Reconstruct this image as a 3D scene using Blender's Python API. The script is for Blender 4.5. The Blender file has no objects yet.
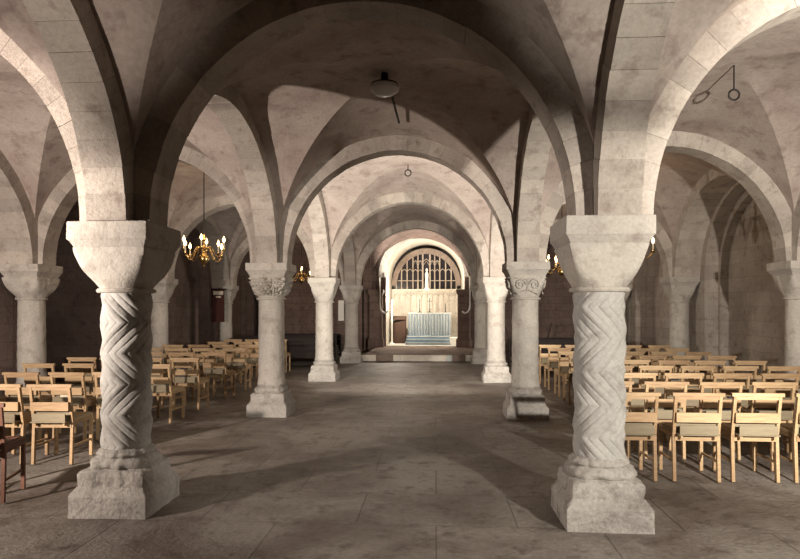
import bpy, math, random
from mathutils import Vector, Matrix, noise
random.seed(7)
C = bpy.context.scene
COL = C.collection
PI = math.pi

# ------------------------------------------------------------------ layout
XL = [-6.05, -2.40, 1.27, 5.05]                 # the four column lines
ROW = [-3.80, 0.35, 4.50, 8.65, 12.80, 16.95, 21.10]
SPR = 2.18                                       # springing height
CX = -0.38                                       # axis of the chapel

# ------------------------------------------------------------------ helpers
def tag(o, label=None, cat=None, group=None, kind=None):
    if label: o['label'] = label
    if cat: o['category'] = cat
    if group: o['group'] = group
    if kind: o['kind'] = kind
    return o

def empty(name, loc=(0, 0, 0), rz=0.0):
    o = bpy.data.objects.new(name, None)
    o.empty_display_size = 0.1
    o.location = loc
    o.rotation_euler = (0, 0, rz)
    COL.objects.link(o)
    return o

class MB:
    """collects geometry and links it as one mesh object"""
    def __init__(self):
        self.v = []; self.f = []; self.m = []; self.t = []
    def add(self, vs, fs, mi=0, tint=0.5):
        n = len(self.v)
        self.v += [tuple(p) for p in vs]
        self.t += [tint] * len(vs)
        for f in fs:
            self.f.append([i + n for i in f]); self.m.append(mi)
    def box(self, c, s, rot=None, mi=0, tint=0.5):
        vs = []
        for z in (-.5, .5):
            for y in (-.5, .5):
                for x in (-.5, .5):
                    p = Vector((x * s[0], y * s[1], z * s[2]))
                    if rot is not None: p = rot @ p
                    vs.append(p + Vector(c))
        self.add(vs, [(0, 2, 3, 1), (4, 5, 7, 6), (0, 1, 5, 4), (2, 6, 7, 3), (0, 4, 6, 2), (1, 3, 7, 5)], mi, tint)
    def bar(self, a, b, w, d, mi=0):
        """square bar from a to b"""
        a = Vector(a); b = Vector(b)
        L = (b - a).length
        q = (b - a).normalized().to_track_quat('Z', 'Y')
        self.box((a + b) / 2, (w, d, L), q.to_matrix(), mi)
    def tube(self, pts, r, n=8, mi=0, cap=True):
        pts = [Vector(p) for p in pts]
        rs = r if isinstance(r, (list, tuple)) else [r] * len(pts)
        vs = []; fs = []
        up = Vector((0, 0, 1))
        for i, p in enumerate(pts):
            d = (pts[min(i + 1, len(pts) - 1)] - pts[max(i - 1, 0)]).normalized()
            a = d.cross(up)
            if a.length < 1e-3: a = d.cross(Vector((1, 0, 0)))
            a.normalize(); b = d.cross(a).normalized()
            for k in range(n):
                t = 2 * PI * k / n
                vs.append(p + (a * math.cos(t) + b * math.sin(t)) * rs[i])
        for i in range(len(pts) - 1):
            for k in range(n):
                fs.append((i * n + k, i * n + (k + 1) % n, (i + 1) * n + (k + 1) % n, (i + 1) * n + k))
        if cap:
            fs.append(tuple(range(n - 1, -1, -1)))
            fs.append(tuple((len(pts) - 1) * n + k for k in range(n)))
        self.add(vs, fs, mi)
    def lathe(self, prof, c=(0, 0, 0), n=24, mi=0):
        vs = []; fs = []
        for r, z in prof:
            for k in range(n):
                t = 2 * PI * k / n
                vs.append((c[0] + r * math.cos(t), c[1] + r * math.sin(t), c[2] + z))
        for i in range(len(prof) - 1):
            for k in range(n):
                fs.append((i * n + k, i * n + (k + 1) % n, (i + 1) * n + (k + 1) % n, (i + 1) * n + k))
        fs.append(tuple(range(n - 1, -1, -1)))
        fs.append(tuple((len(prof) - 1) * n + k for k in range(n)))
        self.add(vs, fs, mi)
    def loft(self, secs, n=64, rough=0.0, seed=0.0, fn=None, mi=0):
        """secs: (z, half width, squareness); squareness 2 = round, 60 = square"""
        vs = []; fs = []
        for (z, h, e) in secs:
            for k in range(n):
                t = 2 * PI * k / n
                c, s = abs(math.cos(t)), abs(math.sin(t))
                r = h / ((c ** e + s ** e) ** (1.0 / e))
                if fn: r += fn(t, z)
                if rough:
                    r += rough * noise.noise(Vector((math.cos(t) * 4 + seed, math.sin(t) * 4, z * 14)))
                vs.append((r * math.cos(t), r * math.sin(t), z))
        for i in range(len(secs) - 1):
            for k in range(n):
                fs.append((i * n + k, i * n + (k + 1) % n, (i + 1) * n + (k + 1) % n, (i + 1) * n + k))
        fs.append(tuple(range(n - 1, -1, -1)))
        fs.append(tuple((len(secs) - 1) * n + k for k in range(n)))
        self.add(vs, fs, mi)
    def mesh(self, name, mats, smooth=None):
        me = bpy.data.meshes.new(name)
        me.from_pydata(self.v, [], self.f)
        for m in (mats if isinstance(mats, (list, tuple)) else [mats]): me.materials.append(m)
        me.polygons.foreach_set('material_index', self.m)
        at = me.attributes.new('tint', 'FLOAT', 'POINT')
        at.data.foreach_set('value', self.t)
        if smooth is not None:
            me.polygons.foreach_set('use_smooth', [True] * len(me.polygons))
            me.set_sharp_from_angle(angle=math.radians(smooth))
        me.update()
        return me
    def build(self, name, mats, parent=None, loc=(0, 0, 0), rz=0.0, smooth=None):
        o = bpy.data.objects.new(name, self.mesh(name, mats, smooth))
        COL.objects.link(o)
        o.location = loc; o.rotation_euler = (0, 0, rz)
        if parent is not None: o.parent = parent
        return o

def copy_tree(o, parent=None):
    c = o.copy(); COL.objects.link(c); c.parent = parent
    for ch in list(o.children): copy_tree(ch, c)
    return c

# ------------------------------------------------------------------ materials
def mat(name, col, rough=0.8, metal=0.0):
    m = bpy.data.materials.new(name); m.use_nodes = True
    b = m.node_tree.nodes['Principled BSDF']
    b.inputs['Base Color'].default_value = (*col, 1)
    b.inputs['Roughness'].default_value = rough
    b.inputs['Metallic'].default_value = metal
    b.inputs['Specular IOR Level'].default_value = 0.3
    return m

def stone(name, c1, c2, c3, scale=1.0, bump=0.35, rough=0.92, tint=0.35, blocks=None, speck=0.5):
    """mottled masonry: two noise scales, stains, per block tint, optional coursing"""
    m = mat(name, c1, rough)
    nt = m.node_tree; N = nt.nodes; L = nt.links; b = N['Principled BSDF']
    tc = N.new('ShaderNodeTexCoord')
    geo = N.new('ShaderNodeNewGeometry')
    pos = geo.outputs['Position']
    def noi(s, det=6, ro=0.6, dis=0.0):
        n = N.new('ShaderNodeTexNoise'); n.inputs['Scale'].default_value = s * scale
        n.inputs['Detail'].default_value = det; n.inputs['Roughness'].default_value = ro
        n.inputs['Distortion'].default_value = dis
        L.new(pos, n.inputs['Vector']); return n
    def ramp(src, a, bb):
        r = N.new('ShaderNodeMapRange'); r.inputs[1].default_value = a; r.inputs[2].default_value = bb
        L.new(src, r.inputs[0]); return r.outputs[0]
    def mix(f, a, c, mode='MIX'):
        x = N.new('ShaderNodeMix'); x.data_type = 'RGBA'; x.blend_type = mode
        if isinstance(f, float): x.inputs[0].default_value = f
        else: L.new(f, x.inputs[0])
        for sock, val in ((6, a), (7, c)):
            if isinstance(val, tuple): x.inputs[sock].default_value = (*val, 1)
            else: L.new(val, x.inputs[sock])
        return x.outputs[2]
    n1 = noi(1.3, 5, 0.6, 0.6); n2 = noi(7.0, 6, 0.65); n3 = noi(38.0, 5, 0.7)
    col = mix(ramp(n1.outputs['Fac'], 0.38, 0.66), c1, c2)
    st = ramp(n2.outputs['Fac'], 0.52, 0.72)
    col = mix(st, col, c3)
    sp = ramp(n3.outputs['Fac'], 0.35, 0.75)
    g = N.new('ShaderNodeMix'); g.data_type = 'RGBA'; g.blend_type = 'MULTIPLY'
    g.inputs[0].default_value = speck
    L.new(col, g.inputs[6])
    cr = N.new('ShaderNodeMapRange'); cr.inputs[3].default_value = 1.15; cr.inputs[4].default_value = 0.65
    L.new(sp, cr.inputs[0]); L.new(cr.outputs[0], g.inputs[7]); col = g.outputs[2]
    at = N.new('ShaderNodeAttribute'); at.attribute_name = 'tint'
    tr = N.new('ShaderNodeMapRange'); tr.inputs[3].default_value = 1 - tint; tr.inputs[4].default_value = 1 + tint
    L.new(at.outputs['Fac'], tr.inputs[0])
    col = mix(1.0, col, tr.outputs[0], 'MULTIPLY')
    hsum = N.new('ShaderNodeMath'); hsum.operation = 'ADD'
    L.new(n3.outputs['Fac'], hsum.inputs[0]); L.new(n2.outputs['Fac'], hsum.inputs[1])
    hgt = hsum.outputs[0]
    if blocks:
        bw, bh, mode, mort = blocks
        br = N.new('ShaderNodeTexBrick')
        mp = N.new('ShaderNodeCombineXYZ'); sep = N.new('ShaderNodeSeparateXYZ'); L.new(pos, sep.inputs[0])
        # small wobble so that the joints are not ruler straight
        wob = N.new('ShaderNodeMath'); wob.operation = 'MULTIPLY_ADD'; wob.inputs[1].default_value = 0.09
        L.new(n1.outputs['Fac'], wob.inputs[0])
        if mode == 'wall':
            ad = N.new('ShaderNodeMath'); ad.operation = 'ADD'
            L.new(sep.outputs[0], ad.inputs[0]); L.new(sep.outputs[1], ad.inputs[1])
            L.new(ad.outputs[0], mp.inputs[0]); L.new(sep.outputs[2], wob.inputs[2]); L.new(wob.outputs[0], mp.inputs[1])
        else:
            L.new(sep.outputs[0], mp.inputs[0]); L.new(sep.outputs[1], wob.inputs[2]); L.new(wob.outputs[0], mp.inputs[1])
        L.new(mp.outputs[0], br.inputs['Vector'])
        br.inputs['Scale'].default_value = 1.0
        br.inputs['Brick Width'].default_value = bw; br.inputs['Row Height'].default_value = bh
        br.inputs['Mortar Size'].default_value = mort; br.inputs['Mortar Smooth'].default_value = 0.6
        br.inputs['Color1'].default_value = (1, 1, 1, 1); br.inputs['Color2'].default_value = (0.78, 0.77, 0.76, 1)
        br.inputs['Mortar'].default_value = (0.55, 0.52, 0.5, 1)
        col = mix(0.75, col, br.outputs['Color'], 'MULTIPLY')
        hb = N.new('ShaderNodeMath'); hb.operation = 'MULTIPLY_ADD'; hb.inputs[1].default_value = -0.8
        L.new(br.outputs['Fac'], hb.inputs[0]); L.new(hgt, hb.inputs[2]); hgt = hb.outputs[0]
    L.new(col, b.inputs['Base Color'])
    bp = N.new('ShaderNodeBump'); bp.inputs['Strength'].default_value = bump; bp.inputs['Distance'].default_value = 0.02
    L.new(hgt, bp.inputs['Height']); L.new(bp.outputs[0], b.inputs['Normal'])
    return m

def wood(name, c1, c2, rough=0.55, grain=9.0):
    m = mat(name, c1, rough)
    nt = m.node_tree; N = nt.nodes; L = nt.links; b = N['Principled BSDF']
    tc = N.new('ShaderNodeTexCoord'); mp = N.new('ShaderNodeMapping'); mp.inputs['Scale'].default_value = (1, 1, 6)
    L.new(tc.outputs['Object'], mp.inputs[0])
    n = N.new('ShaderNodeTexNoise'); n.inputs['Scale'].default_value = grain; n.inputs['Detail'].default_value = 5
    L.new(mp.outputs[0], n.inputs['Vector'])
    oi = N.new('ShaderNodeObjectInfo')
    a = N.new('ShaderNodeMath'); a.operation = 'MULTIPLY_ADD'; a.inputs[1].default_value = 0.5
    L.new(oi.outputs['Random'], a.inputs[0]); L.new(n.outputs['Fac'], a.inputs[2])
    r = N.new('ShaderNodeMapRange'); r.inputs[1].default_value = 0.4; r.inputs[2].default_value = 1.05
    L.new(a.outputs[0], r.inputs[0])
    x = N.new('ShaderNodeMix'); x.data_type = 'RGBA'
    x.inputs[6].default_value = (*c1, 1); x.inputs[7].default_value = (*c2, 1)
    L.new(r.outputs[0], x.inputs[0]); L.new(x.outputs[2], b.inputs['Base Color'])
    return m

def glow(name, col, s):
    m = mat(name, col, 0.4)
    b = m.node_tree.nodes['Principled BSDF']
    b.inputs['Emission Color'].default_value = (*col, 1); b.inputs['Emission Strength'].default_value = s
    return m

M = {}
M['column'] = stone('weathered_column_stone', (.47, .43, .375), (.37, .34, .305), (.29, .25, .215), bump=0.45, tint=0.0)
M['base'] = stone('worn_base_stone', (.43, .40, .36), (.30, .275, .25), (.20, .175, .155), bump=0.9, tint=0.0, speck=0.8)
M['zigzag'] = stone('carved_shaft_stone', (.42, .405, .375), (.34, .325, .30), (.26, .235, .215), bump=0.2, tint=0.0)
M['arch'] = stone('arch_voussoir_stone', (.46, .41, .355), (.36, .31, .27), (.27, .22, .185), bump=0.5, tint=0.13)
M['mortar'] = stone('mortar', (.33, .29, .25), (.26, .23, .2), (.2, .17, .15), tint=0.0)
M['vault'] = stone('vault_plaster', (.47, .40, .35), (.33, .262, .23), (.25, .188, .165), scale=0.7, bump=0.3, tint=0.0)
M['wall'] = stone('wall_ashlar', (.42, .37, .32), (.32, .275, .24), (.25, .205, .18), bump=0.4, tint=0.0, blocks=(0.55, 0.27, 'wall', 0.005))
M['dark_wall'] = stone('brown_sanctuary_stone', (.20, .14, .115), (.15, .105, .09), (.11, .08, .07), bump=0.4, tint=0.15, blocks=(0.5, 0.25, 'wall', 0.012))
M['white_stone'] = stone('whitewashed_stone', (.62, .57, .49), (.52, .47, .40), (.42, .36, .30), bump=0.3, tint=0.0)
M['floor'] = stone('worn_floor_slabs', (.26, .235, .205), (.125, .095, .080), (.085, .062, .052), scale=.75, bump=0.8, rough=0.55, tint=0.0, blocks=(1.15, 0.72, 'floor', 0.007), speck=0.8)
M['head'] = stone('brown_carved_stone', (.27, .21, .17), (.20, .155, .125), (.13, .10, .08), tint=0.0, bump=0.6)
M['tracery'] = stone('tracery_stone', (.40, .34, .27), (.33, .27, .22), (.24, .19, .15), tint=0.0)
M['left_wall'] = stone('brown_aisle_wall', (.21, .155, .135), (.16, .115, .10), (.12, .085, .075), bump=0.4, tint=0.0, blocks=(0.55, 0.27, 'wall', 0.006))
M['platform'] = stone('brown_platform_stone', (.20, .15, .12), (.15, .11, .09), (.11, .08, .065), bump=0.3, tint=0.0)
M['pale_floor'] = stone('pale_chapel_floor', (.42, .41, .37), (.34, .34, .31), (.27, .27, .24), bump=0.2, tint=0.0)
M['chair'] = wood('pale_beech', (.44, .305, .170), (.28, .175, .092))
M['panel'] = wood('plywood_panel', (.22, .18, .115), (.16, .125, .08), 0.6)
M['seat'] = wood('woven_rush', (.42, .31, .18), (.27, .19, .11), 0.85, 60)
M['red_chair'] = wood('reddish_wood', (.17, .080, .052), (.11, .052, .035))
M['pew'] = wood('dark_oak', (.030, .018, .014), (.014, .009, .008), 0.75)
M['brass'] = mat('polished_brass', (.62, .42, .17), 0.28, 1.0)
M['iron'] = mat('black_iron', (.03, .028, .027), 0.5, 0.6)
M['candle'] = mat('ivory_candle_tube', (.75, .66, .48), 0.5)
M['bulb'] = glow('lit_candle_bulb', (1.0, .66, .30), 7.0)
M['white'] = mat('white_marble', (.78, .76, .70), 0.6)
M['paper'] = mat('cream_paper', (.72, .66, .54), 0.8)
M['book_dark'] = mat('dark_book_cloth', (.035, .03, .035), 0.7)
M['book_pale'] = mat('pale_book_cloth', (.62, .55, .42), 0.7)
M['banner'] = stone('dark_red_cloth', (.085, .03, .025), (.07, .025, .022), (.05, .02, .02), tint=0.0, bump=0.1)
M['dark_glass'] = mat('dark_leaded_glass', (.035, .03, .035), 0.25)
M['lamp_glass'] = mat('opal_glass', (.58, .56, .52), 0.35)
M['brown_cloth'] = mat('brown_cloth', (.07, .04, .028), 0.9)
M['carpet_blue'] = stone('blue_carpet', (.16, .235, .30), (.12, .18, .24), (.09, .14, .18), tint=0.0, bump=0.2)
M['carpet_pale'] = stone('pale_step_edge', (.45, .46, .43), (.38, .40, .38), (.30, .32, .31), tint=0.0, bump=0.1)

def frontal_mat():
    m = mat('blue_grey_altar_frontal', (.4, .45, .47), 0.8)
    nt = m.node_tree; N = nt.nodes; L = nt.links; b = N['Principled BSDF']
    tc = N.new('ShaderNodeTexCoord'); sep = N.new('ShaderNodeSeparateXYZ'); L.new(tc.outputs['Object'], sep.inputs[0])
    mu = N.new('ShaderNodeMath'); mu.operation = 'MULTIPLY'; mu.inputs[1].default_value = 2 * PI / 0.105
    L.new(sep.outputs[0], mu.inputs[0])
    s = N.new('ShaderNodeMath'); s.operation = 'SINE'; L.new(mu.outputs[0], s.inputs[0])
    n = N.new('ShaderNodeTexNoise'); n.inputs['Scale'].default_value = 22; L.new(tc.outputs['Object'], n.inputs['Vector'])
    a = N.new('ShaderNodeMath'); a.operation = 'MULTIPLY_ADD'; a.inputs[1].default_value = 3.0
    L.new(n.outputs['Fac'], a.inputs[0]); L.new(s.outputs[0], a.inputs[2])
    r = N.new('ShaderNodeMapRange'); r.inputs[1].default_value = 0.8; r.inputs[2].default_value = 2.3
    L.new(a.outputs[0], r.inputs[0])
    x = N.new('ShaderNodeMix'); x.data_type = 'RGBA'
    x.inputs[6].default_value = (.125, .160, .185, 1); x.inputs[7].default_value = (.27, .285, .275, 1)
    L.new(r.outputs[0], x.inputs[0]); L.new(x.outputs[2], b.inputs['Base Color'])
    return m
M['frontal'] = frontal_mat()

# ------------------------------------------------------------------ setting: floor, walls
fl = MB(); nx, ny = 56, 110
for j in range(ny + 1):
    for i in range(nx + 1):
        x = -9.2 + 15.2 * i / nx; y = -3.9 + 27.9 * j / ny
        z = 0.012 * noise.noise(Vector((x * 1.1, y * 1.1, 3.0))) - 0.010
        fl.v.append((x, y, min(z, 0.0))); fl.t.append(0.5)
for j in range(ny):
    for i in range(nx):
        a = j * (nx + 1) + i
        fl.f.append((a, a + 1, a + nx + 2, a + nx + 1)); fl.m.append(0)
tag(fl.build('floor', M['floor'], smooth=60), kind='structure')

WR, WL = 5.36, -6.36           # wall faces
TOP = 4.35
def arch_pts(y0, y1, spring, rise, n=28):
    c = (y0 + y1) / 2; r = (y1 - y0) / 2
    return [(c - r * math.cos(PI * i / n), spring + rise * math.sin(PI * i / n)) for i in range(n + 1)]

def recessed_wall(name, xf, sgn, bays, m):
    """wall along Y whose face is at xf, with blind arched recesses of stepped order; sgn=+1 for a wall on the +X side"""
    w = MB()
    for (ya, yb, d1, depth) in bays:
        # opening edges
        p0, p1 = ya + 0.46, yb - 0.46
        q0, q1 = p0 + 0.10, p1 - 0.10
        X = lambda d: xf + sgn * d
        def plate(d, o0, o1, rise, z0, zt, e0, e1):
            """a flat wall plate with an arched hole"""
            A = arch_pts(o0, o1, SPR - 0.02, rise)
            vs = []; fs = []
            # left and right strips
            vs += [(X(d), e0, z0), (X(d), o0, z0), (X(d), o0, SPR - .02), (X(d), e0, SPR - .02)]
            vs += [(X(d), o1, z0), (X(d), e1, z0), (X(d), e1, SPR - .02), (X(d), o1, SPR - .02)]
            fs += [(0, 1, 2, 3), (4, 5, 6, 7)]
            n0 = len(vs)
            for (y, z) in A: vs.append((X(d), y, z)); vs.append((X(d), y, zt))
            for i in range(len(A) - 1):
                k = n0 + 2 * i; fs.append((k, k + 2, k + 3, k + 1))
            k = len(vs)
            vs += [(X(d), e0, SPR - .02), (X(d), e0, zt), (X(d), e1, SPR - .02), (X(d), e1, zt)]
            fs.append((k, n0, n0 + 1, k + 1)); fs.append((n0 + 2 * len(A) - 2, k + 2, k + 3, n0 + 2 * len(A) - 1))
            w.add(vs, fs)
        def reveal(da, db, o0, o1, rise):
            A = [(o0, 0.0)] + arch_pts(o0, o1, SPR - .02, rise) + [(o1, 0.0)]
            vs = []; fs = []
            for (y, z) in A: vs += [(X(da), y, z), (X(db), y, z)]
            for i in range(len(A) - 1):
                k = 2 * i; fs.append((k, k + 1, k + 3, k + 2))
            w.add(vs, fs)
        plate(0.0, p0, p1, 1.60, 0, TOP, ya, yb)
        reveal(0.0, d1, p0, p1, 1.60)
        plate(d1, q0, q1, 1.48, 0, 4.0, p0, p1)
        reveal(d1, d1 + depth, q0, q1, 1.48)
        D = X(d1 + depth)
        w.add([(D, q0 - .1, 0), (D, q1 + .1, 0), (D, q1 + .1, 4), (D, q0 - .1, 4)], [(0, 1, 2, 3)])
    w.box((xf + sgn * 3.2, 8.6, 2.2), (0.1, 25, 4.8))
    return tag(w.build(name, m, smooth=25), kind='structure')

bayR = [(ROW[i], ROW[i + 1], 0.26, 0.16) for i in range(6)]
bayL = [(ROW[i], ROW[i + 1], 0.26, 0.16 if i != 3 else 1.9) for i in range(6)]
recessed_wall('wall_right', WR, 1, bayR, M['wall'])
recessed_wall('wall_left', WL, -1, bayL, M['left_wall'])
w = MB(); w.box((-.5, -3.95, 2.3), (14, .3, 5)); tag(w.build('wall_front', M['wall']), kind='structure')

# end wall at row 5 with the chapel opening
YE = 21.10
def end_wall():
    w = MB()
    hw, spr, rise = 1.38, 2.62, 1.44
    z0, zt = 0, 4.6
    A = [(CX - hw * math.cos(PI * i / 32), spr + rise * math.sin(PI * i / 32)) for i in range(33)]
    vs = []; fs = []
    for (x, z) in A: vs += [(x, YE, z), (x, YE, zt)]
    for i in range(32): fs.append((2 * i, 2 * i + 2, 2 * i + 3, 2 * i + 1))
    w.add(vs, fs)
    w.add([(XL[1] - .2, YE, 0), (CX - hw, YE, 0), (CX - hw, YE, zt), (XL[1] - .2, YE, zt)], [(0, 1, 2, 3)])
    w.add([(CX + hw, YE, 0), (XL[2] + .2, YE, 0), (XL[2] + .2, YE, zt), (CX + hw, YE, zt)], [(0, 1, 2, 3)])
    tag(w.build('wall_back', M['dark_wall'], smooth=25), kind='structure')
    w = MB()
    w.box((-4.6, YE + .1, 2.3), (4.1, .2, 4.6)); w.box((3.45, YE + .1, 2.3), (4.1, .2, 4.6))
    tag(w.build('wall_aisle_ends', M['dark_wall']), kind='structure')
    # tunnel between the opening and the chapel screen
    t = MB(); vs = []; fs = []
    P = [(CX - hw, 0.0)] + A + [(CX + hw, 0.0)]
    for (x, z) in P:
        vs += [(x, YE, z), (x, 24.15, z)]
    for i in range(len(P) - 1): fs.append((2 * i, 2 * i + 1, 2 * i + 3, 2 * i + 2))
    t.add(vs, fs)
    tag(t.build('wall_chapel_vault', M['white_stone'], smooth=30), kind='structure')
    t = MB(); t.box((CX, 24.6, 2.3), (3.6, .1, 4.8))
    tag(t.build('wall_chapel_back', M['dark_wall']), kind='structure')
end_wall()

# platform and its step, chapel floor
p = MB(); p.box((CX, 19.32, .095), (3.40, 3.56, .19))
tag(p.build('floor_platform', M['platform']), kind='structure')
for (xa, xb, mm) in ((-2.16, -1.74, 'white_stone'), (-1.74, -1.24, 'platform'), (-1.24, .30, 'white_stone'), (.30, .47, 'carpet_pale'), (.47, .85, 'platform'), (.85, 1.24, 'white_stone')):
    p = MB(); p.box(((xa + xb) / 2, 17.45, .085), (xb - xa - .006, .18, .17))
    tag(p.build('trim_1', M[mm]), kind='structure')
p = MB(); p.box((CX, 22.85, .10), (2.74, 3.5, .22))
tag(p.build('floor_chapel', M['pale_floor']), kind='structure')

# ------------------------------------------------------------------ vaults
def vault(ix, iy):
    x0, x1 = XL[ix], XL[ix + 1]; y0, y1 = ROW[iy], ROW[iy + 1]
    cx, cy = (x0 + x1) / 2, (y0 + y1) / 2
    a, b = (x1 - x0) / 2, (y1 - y0) / 2
    ax, bx = a - .07, b - .07
    N_ = 48
    ss = [-(a / ax)] + [-math.cos(PI * i / N_) if False else (-1 + 2 * i / N_) for i in range(N_ + 1)] + [a / ax]
    H = 1.80
    m = MB(); n = len(ss)
    for t in ss:
        for s in ss:
            hs = math.sqrt(max(0, 1 - s * s)); ht = math.sqrt(max(0, 1 - t * t))
            z = SPR + H * max(hs, ht) + .14 * max(0, 1 - s * s) * max(0, 1 - t * t)
            x = cx + s * ax; y = cy + t * bx
            z += .012 * noise.noise(Vector((x * 1.7, y * 1.7, z * 1.7)))
            m.v.append((x, y, z)); m.t.append(.5)
    for j in range(n - 1):
        for i in range(n - 1):
            q = (j * n + i, j * n + i + 1, (j + 1) * n + i + 1, (j + 1) * n + i)
            same = ((ss[i] + ss[i + 1]) * (ss[j] + ss[j + 1])) > 0
            if same: m.f += [(q[0], q[2], q[1]), (q[0], q[3], q[2])]
            else: m.f += [(q[0], q[3], q[1]), (q[1], q[3], q[2])]
            m.m += [0, 0]
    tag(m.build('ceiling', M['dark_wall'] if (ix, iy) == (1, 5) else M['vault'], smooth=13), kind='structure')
for ix in range(3):
    for iy in range(6): vault(ix, iy)
w = MB()
w.box((WR + .9, 8.6, TOP + .05), (2.6, 25.4, .1)); w.box((WL - .9, 8.6, TOP + .05), (2.6, 25.4, .1)); w.box((-.5, 8.6, 4.75), (15.5, 26, .1))
tag(w.build('ceiling', M['wall']), kind='structure')

# ------------------------------------------------------------------ arches
def arch(p0, p1, label, wid=.30, hs_in=.27, rise=1.60, th=.235, group=None, off=(0, 0), tintmat='arch'):
    p0 = Vector((*p0, 0)); p1 = Vector((*p1, 0))
    LIM = (p1 - p0).length / 2 - .152
    d = (p1 - p0).normalized(); nrm = Vector((-d.y, d.x, 0))
    c = (p0 + p1) / 2 + Vector((off[0], off[1], 0))
    r = (p1 - p0).length / 2 - hs_in
    m = MB()
    def pt(th_, rr, k, side):
        x = max(-LIM, min(LIM, -(r + rr) * math.cos(th_))); z = (rise + rr) * math.sin(th_)
        return d * x + nrm * side * k + Vector((0, 0, z))
    K = 27
    gap = .0012 / 1.6
    for i in range(K):
        a0 = PI * i / K + gap; a1 = PI * (i + 1) / K - gap
        j = random.uniform(-.003, .003); js = random.uniform(-.0025, .0025)
        tint = random.random()
        vs = []; fs = []; S = 3
        for s in range(S + 1):
            t_ = a0 + (a1 - a0) * s / S
            vs += [pt(t_, j, wid / 2 + js, -1), pt(t_, j, wid / 2 + js, 1), pt(t_, th, wid / 2 + js, 1), pt(t_, th, wid / 2 + js, -1)]
        for s in range(S):
            for q in range(4):
                fs.append((s * 4 + q, s * 4 + (q + 1) % 4, (s + 1) * 4 + (q + 1) % 4, (s + 1) * 4 + q))
        fs += [(3, 2, 1, 0), (S * 4, S * 4 + 1, S * 4 + 2, S * 4 + 3)]
        m.add(vs, fs, 0, tint)
    vs = []; fs = []; S = 42
    for s in range(S + 1):
        t_ = PI * s / S
        vs += [pt(t_, .006, wid / 2 - .005, -1), pt(t_, .006, wid / 2 - .005, 1), pt(t_, th, wid / 2 - .005, 1), pt(t_, th, wid / 2 - .005, -1)]
    for s in range(S):
        for q in range(4):
            fs.append((s * 4 + q, s * 4 + (q + 1) % 4, (s + 1) * 4 + (q + 1) % 4, (s + 1) * 4 + q))
    m.add(vs, fs, 1)
    o = m.build('stone_arch', [M[tintmat], M['mortar']], loc=(c.x, c.y, SPR), smooth=30)
    return tag(o, label, 'arch', group or 'round stone arches carrying the vault', 'thing')

LINE = ['left wall', 'left nave', 'right nave', 'right wall']
rowname = {1: 'behind the viewer', 2: 'at the nearest zigzag columns', 3: 'at the carved-capital columns', 4: 'at the plain columns beyond the carved ones', 5: 'at the platform step', 0: 'far behind the viewer'}
span = ['left aisle', 'central nave', 'right aisle']
for iy in range(1, 6):
    for ix in range(3):
        where = rowname[iy]
        arch((XL[ix], ROW[iy]), (XL[ix + 1], ROW[iy]), 'round stone arch crossing the %s %s' % (span[ix], where), rise=1.60)
ivn = {0: 'two bays behind the viewer', 1: 'coming forward from the zigzag column', 2: 'between the zigzag and carved-capital columns', 3: 'between carved-capital and next plain column',
       4: 'between the plain column and the step-side column', 5: 'alongside the platform in front of the altar'}
for ix in (1, 2):
    for iy in range(0, 6):
        side = 'left' if ix == 1 else 'right'
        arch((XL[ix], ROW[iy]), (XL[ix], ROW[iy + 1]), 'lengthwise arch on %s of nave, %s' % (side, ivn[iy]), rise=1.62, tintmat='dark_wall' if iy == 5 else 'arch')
wn = {0: 'two bays behind the viewer', 1: 'level with the viewer', 2: 'nearest in view', 3: 'second in view, over a tall recess', 4: 'third in view', 5: 'farthest and darkest'}
for ix in (0, 3):
    for iy in range(0, 6):
        side = 'left' if ix == 0 else 'right'
        arch((XL[ix], ROW[iy]), (XL[ix], ROW[iy + 1]), 'wall arch on the outer wall of %s aisle, %s' % (side, wn[iy]), wid=.52, off=((-.06, 0) if ix == 0 else (.06, 0)), rise=1.62)
# bright arch ring round the chapel mouth
m = MB()
K = 27
for i in range(K):
    a0 = PI * i / K + .002; a1 = PI * (i + 1) / K - .002
    tint = random.random(); vs = []; fs = []
    for s in range(3):
        t_ = a0 + (a1 - a0) * s / 2
        for (rr, yy) in ((-.02, -.16), (-.02, .12), (.25, .12), (.25, -.16)):
            vs.append((-(1.38 + rr) * math.cos(t_), yy, (1.44 + rr) * math.sin(t_)))
    for s in range(2):
        for q in range(4): fs.append((s * 4 + q, s * 4 + (q + 1) % 4, (s + 1) * 4 + (q + 1) % 4, (s + 1) * 4 + q))
    fs += [(3, 2, 1, 0), (8, 9, 10, 11)]
    m.add(vs, fs, 0, tint * .4 + .3)
tag(m.build('stone_arch', [M['white_stone']], loc=(CX, YE, 2.62)), 'white-lit arch ring framing the altar chapel', 'arch', kind='thing')
for sx in (-1, 1):
    m = MB()
    m.tube([(sx * 1.50, -.17, .15), (sx * 1.54, -.54, .02), (sx * 1.54, -.54, -.9), (sx * 1.52, -.54, -1.05), (sx * 1.46, -.54, -1.15), (sx * 1.36, -.54, -1.19), (sx * 1.27, -.54, -1.12)], .030, 8)
    tag(m.build('hanging_rope', M['white'], loc=(CX, YE, 2.55), smooth=60), 'white rope with curled end hanging before the %s pier of the chapel arch' % ('left' if sx < 0 else 'right'), 'rope')

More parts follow.
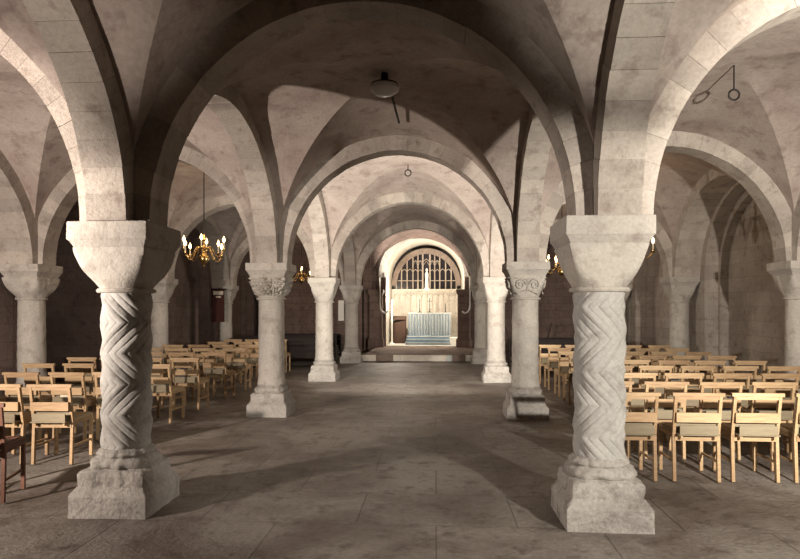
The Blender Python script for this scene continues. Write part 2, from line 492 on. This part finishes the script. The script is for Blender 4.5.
# ------------------------------------------------------------------ columns
def tri(x):
    x = x % 2.0
    return x if x < 1 else 2 - x
def shaft_zigzag(phase, flip):
    secs = []; n = 200; z0, z1 = .44, 1.665
    for i in range(n + 1): secs.append((z0 + (z1 - z0) * i / n, .176, 2))
    NF = 5
    def fn(t, z):
        ph = NF * t / (2 * PI) + flip * 1.05 * tri((z - phase) / .235)
        s = abs((ph % 1.0) * 2 - 1)                     # ridge / groove
        s2 = abs((ph * 3 % 1.0) * 2 - 1)
        fade = min(1, (z - z0) / .05, (z1 - z) / .03)
        return fade * (.019 * s - .007 * max(0, 1 - s2 * 3) - .006)
    m = MB(); m.loft(secs, n=264, rough=.002, seed=phase * 9, fn=fn)
    return m
def shaft_plain(r, seed, z0=.44, z1=1.665):
    m = MB()
    m.loft([(z0 + (z1 - z0) * i / 30, r + (.012 * (1 - i / 4) ** 2 if i < 4 else 0) - .008 * i / 30, 2) for i in range(31)], n=48, rough=.008, seed=seed)
    return m

def column(x, y, label, kind='plain', group=None, w=1.0, seed=0.0, near=False):
    root = empty('stone_column', (x, y, 0))
    tag(root, label, 'column', group, 'thing')
    sm = M['zigzag'] if kind.startswith('zig') else M['column']
    # square plinth with chamfered top
    m = MB(); P = .298 * w
    m.loft([(-.02, P, 60), (.05, P, 60), (.10, P, 60), (.145, P, 60), (.150, P - .004, 60), (.168, P - .012, 60), (.170, P - .016, 60), (.205, P - .040, 50), (.210, P - .044, 50)], n=128, rough=.008, seed=seed)
    m.build('plinth', M['base'], root, smooth=35)
    m = MB(); Q = .252 * w
    m.loft([(.200, Q, 40), (.225, Q, 40), (.26, Q, 40), (.300, Q - .002, 36), (.318, Q - .010, 20), (.324, Q - .030, 8), (.330, Q - .034, 4), (.345, Q - .016, 3.0), (.365, Q - .010, 2.6), (.385, Q - .018, 2.4), (.398, Q - .040, 2.2),
            (.408, Q - .046, 2), (.425, Q - .036, 2), (.440, Q - .042, 2), (.452, Q - .058, 2), (.468, .180, 2)], n=128, rough=.020 if near else .012, seed=seed + 5)
    m.build('base_moulding', M['base'], root, smooth=50)
    if kind == 'zigL': m = shaft_zigzag(.02, 1)
    elif kind == 'zigR': m = shaft_zigzag(.14, -1)
    else: m = shaft_plain(.19, seed)
    m.build('shaft', sm, root, smooth=42)
    m = MB(); m.lathe([(.185, 1.655), (.208, 1.658), (.217, 1.672), (.208, 1.688), (.185, 1.692)], n=48)
    m.build('neck_ring', M['column'], root, smooth=40)
    # capital
    m = MB(); secs = []
    Hc = .275
    z0, z1 = 1.69, 1.99
    for i in range(19):
        t = i / 18
        if kind in ('zigL', 'cushion'):
            h = .188 + (Hc - .188) * math.sin(t * PI / 2) ** .85; e = 2 + 26 * t ** 2.2
        elif kind == 'zigR':
            h = .190 + (Hc - .185) * t ** .95; e = 2 + 30 * t ** 1.6
        else:
            h = .188 + (Hc - .020 - .188) * (t ** 1.25) + .012 * math.sin(PI * t); e = 2 + 12 * t ** 1.8
        secs.append((z0 + (z1 - z0) * t, h, e))
    fn = None
    if kind == 'foliage':
        def fn(t, z):
            if z < 1.71 or z > 1.985: return 0
            f = min(1, (z - 1.71) / .03, (1.985 - z) / .02)
            v = noise.noise(Vector((math.cos(t) * 5.5, math.sin(t) * 5.5, z * 22)))
            u = noise.noise(Vector((math.cos(t) * 11, math.sin(t) * 11, z * 44)))
            return f * (.035 * (1 - abs(v) * 3.2) + .014 * (1 - abs(u) * 3))
        zz = secs; secs = []
        for i in range(61):
            t = i / 60; k = t * 18; a_ = int(min(k, 17)); q = k - a_
            secs.append(tuple(zz[a_][c] * (1 - q) + zz[a_ + 1][c] * q for c in range(3)))
    m.loft(secs, n=144 if kind == 'foliage' else 96, rough=.006, seed=seed, fn=fn)
    cap = m.build('capital', M['column'], root, smooth=50)
    if kind == 'scroll':
        for q in range(4):
            g = MB(); an = q * PI / 2
            for sx in (-1, 1):
                pts = []
                for i in range(34):
                    t = i / 33; th = t * 3.3 * PI; rr = .075 * (1 - t * .78)
                    pts.append((sx * (.098 - rr * math.cos(th) * 1.0), 0, 1.865 + rr * math.sin(th)))
                pts = [(px, -(.200 + .062 * ((pz - 1.69) / .3) + .012), pz) for (px, _, pz) in pts]
                g.tube(pts, [.013 * (1 - .4 * i / 33) for i in range(34)], 6)
            g.tube([(-.20, -.250, 1.965), (-.1, -.268, 1.955), (0, -.27, 1.935), (.1, -.268, 1.955), (.20, -.250, 1.965)], .012, 6)
            g.tube([(-.15, -.222, 1.745), (-.08, -.225, 1.765), (0, -.225, 1.80), (.08, -.225, 1.765), (.15, -.222, 1.745)], .011, 6)
            g.tube([(0, -.225, 1.78), (0, -.252, 1.93)], .012, 6)
            g.build('carved_scroll', M['column'], cap, rz=an, smooth=60)
    if kind in ('plain',):
        pass
    # abacus: chamfered slab
    m = MB(); A = .305
    if kind in ('zigL', 'zigR'):
        se = [(1.985, .262, 60), (1.99, .268, 60), (2.035, .292, 60), (2.05, A, 60), (2.06, A, 60), (2.175, A, 60), (2.18, A - .004, 60)]
    else:
        A = .30
        se = [(1.985, .245, 60), (1.995, .250, 60), (2.06, .285, 60), (2.075, A, 60), (2.085, A, 60), (2.175, A, 60), (2.18, A - .004, 60)]
    m.loft(se, n=96, rough=.005, seed=seed + 2)
    m.build('abacus', M['column'], root, smooth=30)
    return root

colnames = {
 (1, 2): ('zigL', 'large column with zigzag carved shaft, nearest on the left side of the nave'),
 (2, 2): ('zigR', 'large column with zigzag carved shaft, nearest on the right, beside chairs'),
 (1, 3): ('foliage', 'smooth pale column whose capital is carved with tangled foliage'),
 (2, 3): ('scroll', 'smooth pale column whose capital is carved with paired scrolls'),
 (1, 4): ('plain', 'plain pale column beyond the foliage-capital column, before the step'),
 (2, 4): ('plain', 'plain pale column just beyond the scroll-capital column'),
 (1, 5): ('plain', 'farthest plain column at the left end of the platform step'),
 (2, 5): ('plain', 'farthest plain column at the right end of the platform step'),
 (0, 3): ('cushion', 'column against left wall left of the zigzag column, beside dark recess'),
 (0, 4): ('plain', 'column against left wall just right of the near zigzag column'),
 (0, 5): ('plain', 'column against left wall beside the dark red banner'),
 (3, 3): ('plain', 'column against right wall at the right edge, throwing a shadow on the recess'),
 (3, 4): ('plain', 'column against right wall just left of the shadowed tall recess'),
 (3, 5): ('plain', 'farthest column against right wall, dim, behind the zigzag column'),
 (0, 2): ('plain', 'column against left wall level with the near zigzag columns'),
 (3, 2): ('plain', 'column against right wall level with the near zigzag columns'),
}
for (ix, iy), (kind, lab) in colnames.items():
    g = 'nave columns' if ix in (1, 2) else 'columns against the aisle walls'
    ww = 1.0 if kind.startswith('zig') else .97
    dx, dy = {(1, 2): (-.02, .07), (2, 2): (-.07, .0)}.get((ix, iy), (0, 0))
    column(XL[ix] + dx, ROW[iy] + dy, lab, kind, g, ww, seed=ix * 3.1 + iy * 1.7, near=iy == 2)
# dark responds carrying the arches at the end wall and at the near end (out of the picture)
for ix in (1, 2):
    root = empty('stone_pier', (XL[ix] + (.32 if ix == 1 else -.30), YE - .22, 0))
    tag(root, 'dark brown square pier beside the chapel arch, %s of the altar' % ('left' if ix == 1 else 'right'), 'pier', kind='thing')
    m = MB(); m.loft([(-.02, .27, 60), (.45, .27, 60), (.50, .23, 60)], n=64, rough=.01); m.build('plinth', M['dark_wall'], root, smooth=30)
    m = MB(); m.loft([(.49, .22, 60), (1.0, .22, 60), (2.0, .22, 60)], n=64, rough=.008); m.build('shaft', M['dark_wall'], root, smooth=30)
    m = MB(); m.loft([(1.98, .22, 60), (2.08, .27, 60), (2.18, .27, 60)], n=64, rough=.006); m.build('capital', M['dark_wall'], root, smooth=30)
for ix in range(4):
    if ix in (0, 3):
        column(XL[ix], YE - .31, 'dim column against the end wall of the %s aisle' % ('left' if ix == 0 else 'right'), 'plain', 'columns against the aisle walls', seed=ix)

# ------------------------------------------------------------------ chairs
def make_chair(wood_m, name='chapel_chair'):
    root = empty(name)
    W, D, H = .405, .40, .79
    hx = W / 2 - .013
    def part(nm, mm, fn):
        m = MB(); fn(m); return m.build(nm, mm, root)
    for s in (-1, 1):
        def f(m, s=s):
            m.bar((s * hx, 0, 0), (s * hx, .02, .40), .027, .032)
            m.bar((s * hx, .02, .40), (s * hx, -.045, H), .026, .030)
        part('rear_leg', wood_m, f)
    for s in (-1, 1):
        part('front_leg', wood_m, lambda m, s=s: m.bar((s * (hx - .005), D - .02, 0), (s * (hx - .005), D - .02, .425), .029, .029))
    part('top_rail', wood_m, lambda m: (m.box((0, -.045, H - .012), (W + .035, .034, .030)), m.box((0, -.040, H - .040), (W - .05, .018, .035))))
    part('back_rail', wood_m, lambda m: m.box((0, -.048, .575), (W - .03, .018, .085)))
    part('lower_rail', wood_m, lambda m: (m.box((0, .006, .385), (W - .03, .022, .050)), m.box((-W / 2 + .06, -.03, .40), (.02, .05, .03)), m.box((W / 2 - .06, -.03, .40), (.02, .05, .03))))
    bx = part('book_box', M['panel'] if wood_m is not M['red_chair'] else wood_m, lambda m: (m.box((0, .018, .49), (W - .055, .008, .15)), m.box((0, -.035, .425), (W - .06, .095, .010)), m.box((0, -.062, .465), (W - .08, .010, .085))))
    def seat(m):
        m.box((0, D / 2 + .005, .432), (W - .01, D - .03, .026)); m.box((0, D / 2 + .005, .449), (W - .05, D - .07, .012))
    part('seat', M['seat'] if wood_m is not M['red_chair'] else wood_m, seat)
    def apron(m):
        m.box((0, D - .02, .40), (W - .05, .018, .035))
        for s in (-1, 1): m.box((s * hx, D / 2, .40), (.018, D - .05, .035))
    part('seat_frame', wood_m, apron)
    for s in (-1, 1):
        part('stretcher', wood_m, lambda m, s=s: m.bar((s * hx, .01, .17), (s * (hx - .003), D - .02, .17), .016, .020))
    return root

ordn = ['first', 'second', 'third', 'fourth', 'fifth', 'sixth', 'seventh', 'eighth', 'ninth', 'tenth']
proto = make_chair(M['chair'])
first = True
books = []
# right block: rows run across the right aisle, nearest row first
rr = random.Random(3)
def put(x, y, rz, label, group):
    global first
    if first: o = proto; first = False
    else: o = copy_tree(proto)
    o.location = (x, y, 0); o.rotation_euler = (0, 0, rz)
    tag(o, label, 'chair', group)
    return o
rowsR = [5.47, 6.28, 7.12, 8.00, 8.85, 9.70, 10.55, 11.45, 12.35]
for k, y in enumerate(rowsR):
    n = 6 if k < 1 else 6
    for i in range(n):
        x = 1.77 + .535 * i + rr.uniform(-.02, .02) + (.02 if k % 2 else 0)
        if abs(x - XL[3]) < .5 and any(abs(y + .15 - r_) < .62 for r_ in ROW): continue
        if k >= 2 and i == 0: continue
        if x > 4.75: continue
        yy = y + rr.uniform(-.03, .03)
        nth = ordn[i - 1] if k >= 2 else ordn[i]
        rown = 'nearest' if k == 0 else ordn[k]
        put(x, yy, math.radians(rr.uniform(-2.5, 2.5)), 'pale wooden chair in right aisle, %s row from viewer, %s from the nave' % (rown, nth), 'pale wooden chairs in the right aisle')
        if (k, i) in ((1, 0), (1, 1), (1, 2), (2, 1), (2, 3), (3, 2), (3, 4), (4, 1), (4, 3)):
            books.append((x + rr.uniform(-.08, .08), yy, rown, nth, 'right', (k + i) % 2))
rowsL = [5.72, 6.80, 7.86, 8.85, 9.95, 11.0, 12.05, 13.1, 14.1]
for k, y in enumerate(rowsL):
    for i in range(4):
        x = -3.76 - .535 * i + rr.uniform(-.03, .03)
        if k > 6 and i > 2: continue
        yy = y + rr.uniform(-.04, .04) - .02 * i
        if abs(x - XL[0]) < .55 and any(abs(y + .15 - r_) < .62 for r_ in ROW): continue
        nth = ordn[i]
        rown = 'nearest' if k == 0 else ordn[k]
        put(x, yy, math.radians(rr.uniform(-3, 6)), 'pale wooden chair in left aisle, %s row from viewer, %s from the nave' % (rown, nth), 'pale wooden chairs in the left aisle')
        if (k, i) in ((1, 1), (2, 0), (3, 0), (4, 1)):
            books.append((x + rr.uniform(-.08, .08), yy, rown, nth, 'left', (k + i) % 2))
rc = make_chair(M['red_chair'], 'chapel_chair')
rc.location = (-3.60, 4.50, 0); rc.rotation_euler = (0, 0, math.radians(14))
tag(rc, 'reddish-brown wooden chair cut by the left edge, nearest the viewer', 'chair')

for (x, y, rown, nth, side, dk) in books:
    m = MB(); m.box((0, 0, .085), (.11, .026, .17)); m.box((0, 0, .085), (.105, .022, .174))
    o = m.build('hymn_book', M['book_dark'] if dk else M['book_pale'], loc=(x, y - .020, .431))
    o.rotation_euler = (0, math.radians(rr.uniform(-3, 3)), 0)
    tag(o, '%s hymn book in back of a %s-aisle chair, %s row, %s from nave' % ('dark' if dk else 'cream', side, rown, nth), 'book', 'hymn books in the chair backs')

# ------------------------------------------------------------------ pews and far furniture
def pew(x, y, L, label, group):
    root = empty('wooden_pew', (x, y, 0)); tag(root, label, 'pew', group)
    m = MB(); m.box((0, 0, .50), (L, .03, .46), Matrix.Rotation(math.radians(-6), 3, 'X')); m.box((0, -.025, .745), (L + .02, .06, .035))
    m.build('backrest', M['pew'], root)
    m = MB(); m.box((0, .20, .42), (L, .36, .03)); m.build('seat', M['pew'], root)
    m = MB(); m.box((0, -.16, .60), (L, .17, .02)); m.box((0, .02, .12), (L, .03, .05)); m.build('book_ledge', M['pew'], root)
    for s in (-1, 1):
        m = MB(); m.box((s * (L / 2 + .015), .14, .22), (.035, .46, .44)); m.box((s * (L / 2 + .015), -.02, .58), (.035, .14, .32))
        m.build('pew_end', M['pew'], root)
for k, y in enumerate((15.2, 16.15, 17.3, 18.2)):
    pew(-4.10, y, 2.35, 'dark oak pew in the left aisle behind chairs, %s from viewer' % ordn[k], 'dark pews in the left aisle')
for k, y in enumerate((14.0, 15.0, 16.0)):
    pew(3.15, y, 2.4, 'dark oak pew in the right aisle behind chairs, %s from viewer' % ordn[k], 'dark pews in the right aisle')
# folding wooden stand with crossed poles behind the right pews
root = empty('crossed_pole_stand', (2.45, 17.0, 0)); tag(root, 'dark stand of crossed wooden poles behind right-aisle pews, beside the zigzag column', 'stand')
for i in range(5):
    m = MB(); a = -.5 + .25 * i
    m.bar((a, 0, 0), (a + .28 * (-1) ** i, .05, 1.12), .03, .03); m.build('pole', M['pew'], root)
m = MB(); m.bar((-.6, .02, .62), (.7, .02, .62), .03, .03); m.build('rail', M['pew'], root)

# banner on the pilaster
root = empty('hanging_banner', (-6.06, 16.42, 0)); tag(root, 'small dark red banner with cream heading hanging beside the left wall column', 'banner')
m = MB(); m.box((0, 0, 2.06), (.42, .03, .04)); m.build('bar', M['pew'], root)
m = MB(); m.box((0, -.01, 1.60), (.34, .012, .90)); m.build('cloth', M['banner'], root)
m = MB(); m.box((0, -.020, 1.96), (.28, .008, .10)); m.box((0, -.020, 1.85), (.14, .008, .05)); m.build('heading', M['paper'], root)
# white notice in the far left aisle
m = MB(); m.box((0, 0, 0), (.20, .02, .72)); m.box((0, -.012, 0), (.16, .006, .66))
tag(m.build('hanging_notice', M['white'], loc=(-3.35, YE - .03, 1.45)), 'tall narrow white notice on the far left-aisle wall, seen between columns', 'notice')

# ------------------------------------------------------------------ chandeliers
def make_chandelier(cx, cy, label, top=3.98, zc=2.56):
    root = empty('brass_chandelier', (cx, cy, zc)); tag(root, label, 'chandelier', 'brass chandeliers in the aisles')
    m = MB(); m.tube([(0, 0, .30), (0, 0, top + .1 - zc)], .010, 8); m.build('rod', M['iron'], root)
    m = MB(); m.lathe([(.002, -.28), (.022, -.26), (.012, -.235), (.03, -.22), (.075, -.18), (.095, -.13), (.09, -.08), (.05, -.045), (.022, -.02), (.02, .02), (.05, .05), (.055, .08), (.03, .11),
                       (.018, .14), (.016, .19), (.045, .215), (.045, .24), (.018, .26), (.014, .31), (.004, .32)], n=24)
    m.build('baluster', M['brass'], root, smooth=50)
    for k in range(8):
        an = 2 * PI * k / 8 + .25
        up = -.05 if k % 2 else .05
        d = Vector((math.cos(an), math.sin(an), 0)); pts = []
        R_ = .35 if k % 2 == 0 else .40
        for i in range(15):
            t = i / 14
            pts.append(d * (.04 + (R_ - .04) * t) + Vector((0, 0, .05 + up * t + .05 * math.sin(PI * 2 * t) * (1 - t) - .16 * max(0, math.sin(PI * (t - .25) * 1.12)) ** 1.2)))
        e = pts[-1]
        m = MB(); m.tube(pts, .0085, 8); arm = m.build('arm', M['brass'], root, smooth=60)
        m = MB(); m.lathe([(.006, -.02), (.03, .0), (.042, .012), (.012, .016), (.016, .03), (.016, .05)], c=(e.x, e.y, e.z), n=14); m.build('drip_pan', M['brass'], arm, smooth=50)
        m = MB(); m.lathe([(.012, .04), (.012, .145), (.004, .147)], c=(e.x, e.y, e.z), n=12); m.build('candle_tube', M['candle'], arm, smooth=40)
        m = MB(); m.lathe([(.006, .145), (.020, .165), (.027, .190), (.021, .215), (.009, .245), (.001, .262)], c=(e.x, e.y, e.z), n=12); m.build('bulb', M['bulb'], arm, smooth=60)
    ld = bpy.data.lights.new('candle_glow', 'POINT'); ld.energy = 10; ld.color = (1, .66, .36); ld.shadow_soft_size = .25
    lo = bpy.data.objects.new('candle_glow', ld); COL.objects.link(lo); lo.location = (cx, cy, zc + .42)
make_chandelier(-4.22, 10.7, 'lit brass chandelier of candle bulbs hanging in the left aisle near wall columns')
make_chandelier(-4.30, 19.0, 'lit brass chandelier far down left aisle, seen between the pale nave columns')
make_chandelier(3.36, 10.7, 'lit brass chandelier in right aisle mostly hidden behind the zigzag column')
make_chandelier(3.10, 15.0, 'lit brass chandelier farther down right aisle, left of the zigzag column capital')

# ceiling fittings
root = empty('ceiling_light', (-.565, 6.575, 4.02)); tag(root, 'unlit round opal ceiling light at the crown of the nearest nave vault', 'ceiling light')
m = MB(); m.lathe([(.035, .12), (.045, .0), (.15, -.02), (.15, -.035), (.10, -.045)], n=32); m.build('mounting', M['iron'], root, smooth=40)
m = MB(); m.lathe([(.15, -.035), (.165, -.05), (.155, -.09), (.11, -.125), (.06, -.145), (.002, -.15)], n=32); m.build('glass_dish', M['lamp_glass'], root, smooth=60)
m = MB(); m.tube([(-.53, 6.72, 4.08), (-.52, 7.1, 4.06), (-.50, 7.5, 4.00), (-.485, 7.9, 3.985)], .014, 6)
tag(m.build('cable', M['iron']), 'dark cable running along the nave vault behind the round ceiling light', 'cable')
def ring(x, y, label, zt, hang):
    root = empty('ceiling_ring', (x, y, zt)); tag(root, label, 'hook')
    m = MB(); m.tube([(0, 0, .12), (0, 0, -hang)], .008, 8); m.build('hook', M['iron'], root)
    m = MB(); m.tube([(.055 * math.cos(2 * PI * i / 20), 0, -hang - .055 + .055 * math.sin(2 * PI * i / 20)) for i in range(21)], .010, 8, cap=False)
    m.build('ring', M['iron'], root, smooth=60)
ring(3.16, 6.575, 'black iron ring hanging from the right aisle vault', 4.06, .20)
ring(-4.22, 6.575, 'black iron ring hanging from the left aisle vault', 4.06, .20)
ring(-.50, 10.72, 'small black hook at the crown of the second nave vault', 4.06, .05)

# ------------------------------------------------------------------ altar chapel
# steps
for k, (ya, z, w_) in enumerate(((21.75, .30, 1.64), (22.05, .40, 1.60), (22.35, .50, 1.56))):
    m = MB(); m.box((0, 0, 0), (w_, 23.6 - ya, .10))
    o = m.build('altar_step', M['carpet_blue'], loc=(-.30, (ya + 23.6) / 2, z - .045))
    tag(o, '%s blue carpeted step before the altar' % ('lowest', 'middle', 'topmost')[k], 'step', 'carpeted steps before the altar')
    m = MB(); m.box((0, -(23.6 - ya) / 2 - .008, .02), (w_, .02, .045)); e = m.build('edge', M['carpet_pale'], o)
    e['label'] = 'pale step edge'
m = MB(); m.box((0, 0, .13), (.34, .5, .26))
tag(m.build('stone_block', M['white'], loc=(.69, 22.05, .205)), 'low white block right of the altar steps', 'block')
# altar
root = empty('altar_table', (-.24, 22.95, .505)); tag(root, 'altar with pleated blue-grey frontal', 'altar')
m = MB(); m.box((0, 0, .41), (1.52, .56, .82)); m.build('body', M['white_stone'], root)
m = MB(); m.box((0, 0, .84), (1.64, .66, .045)); m.build('altar_top', M['carpet_pale'], root)
m = MB(); vs = []; fs = []; n = 120
for i in range(n + 1):
    x = -.80 + 1.60 * i / n; y = -.33 + .012 * math.sin(i * 2 * PI / 7.9)
    vs += [(x, y, .0), (x, y * .99, .83), (x, y + .02, .83), (x, y + .02, 0)]
for i in range(n):
    for q in range(4): fs.append((i * 4 + q, i * 4 + (q + 1) % 4, i * 4 + 4 + (q + 1) % 4, i * 4 + 4 + q))
m.add(vs, fs); m.build('frontal', M['frontal'], root)
def cross(x, lab, h=.55):
    isx = 'dark cross' in lab
    root = empty('altar_cross' if isx else 'altar_candlestick', (x, 22.95, 1.37)); tag(root, lab, 'cross' if isx else 'candlestick')
    m = MB(); m.lathe([(.07, 0), (.06, .02), (.02, .04), (.015, .10), (.025, .13), (.012, .16), (.011, h)], n=14); m.build('stem', M['iron'], root, smooth=40)
    if isx:
        m = MB(); m.box((0, 0, h - .12), (.20, .02, .02)); m.build('crossbar', M['iron'], root)
cross(-.24, 'slim dark cross standing on the middle of the altar', .55)
cross(-.62, 'slim dark candlestick on the altar, left of the cross', .5)
cross(.36, 'slim dark candlestick on the altar, right of the cross', .35)
# brown draped desk left of the altar
root = empty('prayer_desk', (-1.40, 22.75, .21)); tag(root, 'brown cloth-draped prayer desk standing left of the altar', 'desk')
m = MB(); m.add([(-.26, -.22, 0), (.26, -.22, 0), (.26, .22, 0), (-.26, .22, 0), (-.26, -.22, .72), (.26, -.22, .86), (.26, .22, .98), (-.26, .22, .84)],
                [(3, 2, 1, 0), (4, 5, 6, 7), (0, 1, 5, 4), (1, 2, 6, 5), (2, 3, 7, 6), (3, 0, 4, 7)]); m.build('draped_body', M['brown_cloth'], root)
m = MB(); m.box((0, 0, .95), (.55, .46, .025), Matrix.Rotation(math.radians(15), 3, 'X')); m.build('desk_top', M['brown_cloth'], root)
root = empty('processional_candle', (-1.62, 22.1, .21)); tag(root, 'tall white candle pole left of the prayer desk', 'candle')
m = MB(); m.lathe([(.10, 0), (.10, .03), (.03, .05), (.022, 1.2), (.04, 1.22), (.04, 1.25)], n=16); m.build('pole', M['white'], root, smooth=40)
m = MB(); m.lathe([(.025, 1.25), (.025, 1.62), (.004, 1.63)], n=14); m.build('candle', M['candle'], root, smooth=40)

# reredos screen with blind tracery
YS = 23.72
rs = empty('stone_screen', (CX, YS, 0)); tag(rs, 'pale carved stone screen with traceried lights behind the altar', 'screen', kind='thing')
m = MB(); m.box((0, .12, 1.14), (2.74, .18, 2.28))
m.box((0, -.01, 2.25), (2.74, .12, .07)); m.box((0, 0, .35), (2.74, .1, .3))
m.build('lower_wall', M['white_stone'], rs)
for i in range(13):
    x = -1.29 + .215 * i
    m = MB(); m.box((x, .01, 1.30), (.035, .05, 1.85)); m.build('panel_rib', M['white_stone'], rs)
m = MB()
for i in range(12):
    x = -1.29 + .215 * i + .1125
    m.tube([(x - .1, 0.01, 1.95), (x - .07, .01, 2.05), (x, .01, 2.12), (x + .07, .01, 2.05), (x + .1, .01, 1.95)], .018, 6)
m.build('blind_arcade', M['white_stone'], rs, smooth=60)
# tracery: arched field radius 1.30, centre z 2.28
def inz(x): return 2.42 + math.sqrt(max(0, 1.20 ** 2 - x * x)) * 1.08
xs = [-1.18, -.98, -.76, -.53, -.33, -.14, .14, .33, .53, .76, .98, 1.18]
for i, x in enumerate(xs):
    zt = inz(x) - .02
    m = MB(); m.box((x, .04, (2.28 + zt) / 2), (.045 if i not in (5, 6) else .06, .08, max(.1, zt - 2.28))); m.build('mullion', M['tracery'], rs)
for i in range(len(xs) - 1):
    m = MB()
    a, b = xs[i], xs[i + 1]; c = (a + b) / 2; h = (b - a) / 2
    for z0 in (2.92, 3.28):
        if z0 + .2 > inz(abs(c) + .08): continue
        if i == 5 and z0 < 3: continue
        m.tube([(c - h, .03, z0), (c - h * .8, .03, z0 + h * .8), (c, .03, z0 + h * 1.45), (c + h * .8, .03, z0 + h * .8), (c + h, .03, z0)], .020, 6)
        if z0 == 3.28: m.tube([(c - h, .03, z0 - .08), (c, .03, z0 + .12), (c + h, .03, z0 - .08)], .016, 6)
    if i != 5: m.box((c, .03, 2.62), (b - a, .05, .030))
    if m.v: m.build('tracery', M['tracery'], rs, smooth=60)
m = MB(); K = 40; vs = []; fs = []
for i in range(K + 1):
    t = PI * i / K
    for (rr_, yy) in ((1.17, -.02), (1.17, .12), (1.37, .12), (1.37, -.02)):
        vs.append((-rr_ * math.cos(t), yy, 2.42 + (rr_ * 1.08) * math.sin(t)))
for i in range(K):
    for q in range(4): fs.append((i * 4 + q, i * 4 + (q + 1) % 4, i * 4 + 4 + (q + 1) % 4, i * 4 + 4 + q))
m.add(vs, fs); m.build('arched_head', M['head'], rs, smooth=40)
m = MB(); m.box((0, .16, 3.0), (2.6, .02, 1.7)); m.build('glazing', M['dark_glass'], rs)
# niche figure
root = empty('statue', (CX + .02, YS - .04, 2.285)); tag(root, 'small white robed statue standing in the central niche of the screen', 'statue')
m = MB()
m.lathe([(.085, 0), (.095, .02), (.085, .05), (.070, .10), (.080, .14), (.062, .38), (.072, .50), (.078, .58), (.060, .64), (.025, .67), (.022, .69), (.040, .715), (.046, .75), (.040, .79), (.018, .82), (.002, .825)], n=20)
m.build('figure', M['white'], root, smooth=60)
m = MB(); m.box((0, 0, -.02), (.24, .18, .05)); m.build('pedestal', M['white'], root)

# ------------------------------------------------------------------ lights
def point(name, loc, e, col=(1, .93, .83), r=.06):
    l = bpy.data.lights.new(name, 'POINT'); l.energy = e; l.color = col; l.shadow_soft_size = r
    o = bpy.data.objects.new(name, l); COL.objects.link(o); o.location = loc; return o
def spot(name, loc, aim, e, size, blend=.35, col=(1, .93, .83), r=.06):
    l = bpy.data.lights.new(name, 'SPOT'); l.energy = e; l.color = col; l.shadow_soft_size = r
    l.spot_size = math.radians(size); l.spot_blend = blend
    o = bpy.data.objects.new(name, l); COL.objects.link(o); o.location = loc
    o.rotation_euler = (Vector(aim) - Vector(loc)).to_track_quat('-Z', 'Y').to_euler(); return o
spot('flood_and_added_fill_right', (2.85, .9, 2.0), (4.9, 8, 2.7), 1900, 82, .6)
spot('flood_and_added_fill_right', (2.88, .9, 1.96), (.8, 5.4, .55), 760, 62, .35)  # second low beam added at the same lamp, for column and floor
spot('flood_and_added_fill_right', (1.62, 1.8, .5), (1.32, 3.62, 3.3), 330, 28, .9)  # added uplight without a known source, brightens the right lengthwise arch soffit
spot('flood_and_added_fill_left', (-5.1, 2.0, 1.8), (-3.7, 8, 2.6), 1250, 86, .5, (1, .87, .77))
spot('flood_and_added_fill_left', (-5.14, 2.0, 1.76), (-1.2, 5.1, .35), 640, 66, .4, (1, .87, .77))  # extra low beam added at the left lamp to reach column and floor
spot('flood_and_added_fill_left', (-2.75, 1.8, .5), (-2.46, 3.62, 3.3), 210, 28, .9, (1, .87, .77))  # unseen uplight added to lift the soffit of the left lengthwise arch
spot('flood_lamp_mid', (-2.66, 9.35, 1.3), (-.2, 14, 3.3), 420, 125, .5)
spot('flood_lamp_mid', (1.42, 9.35, 1.3), (-.9, 14, 3.3), 420, 125, .5)
point('flood_lamp_chapel', (-1.62, 21.75, 2.0), 170, (1, .89, .74))
point('flood_lamp_chapel', (.95, 21.6, 1.6), 80, (1, .89, .74))
spot('flood_lamp_chapel', (-2.52, 17.75, 1.2), (CX, 21, 3.6), 1300, 46, .5)

wld = bpy.data.worlds.new('world'); C.world = wld; wld.use_nodes = True
wld.node_tree.nodes['Background'].inputs[0].default_value = (.35, .27, .24, 1)
wld.node_tree.nodes['Background'].inputs[1].default_value = .05

# ------------------------------------------------------------------ camera
cam = bpy.data.cameras.new('camera'); co = bpy.data.objects.new('camera', cam); COL.objects.link(co)
cam.sensor_fit = 'HORIZONTAL'; cam.sensor_width = 36; cam.lens = 36 * 600 / 800
cam.shift_y = 28.5 / 800
cam.clip_start = .05
co.location = (0, 0, 1.54); co.rotation_euler = (PI / 2, 0, math.radians(3.43))
C.camera = co
C.view_settings.view_transform = 'Standard'; C.view_settings.look = 'None'
C.view_settings.exposure = 0.32; C.view_settings.gamma = 1.0; C.view_settings.use_curve_mapping = False
C.cycles.max_bounces = 8; C.cycles.diffuse_bounces = 5
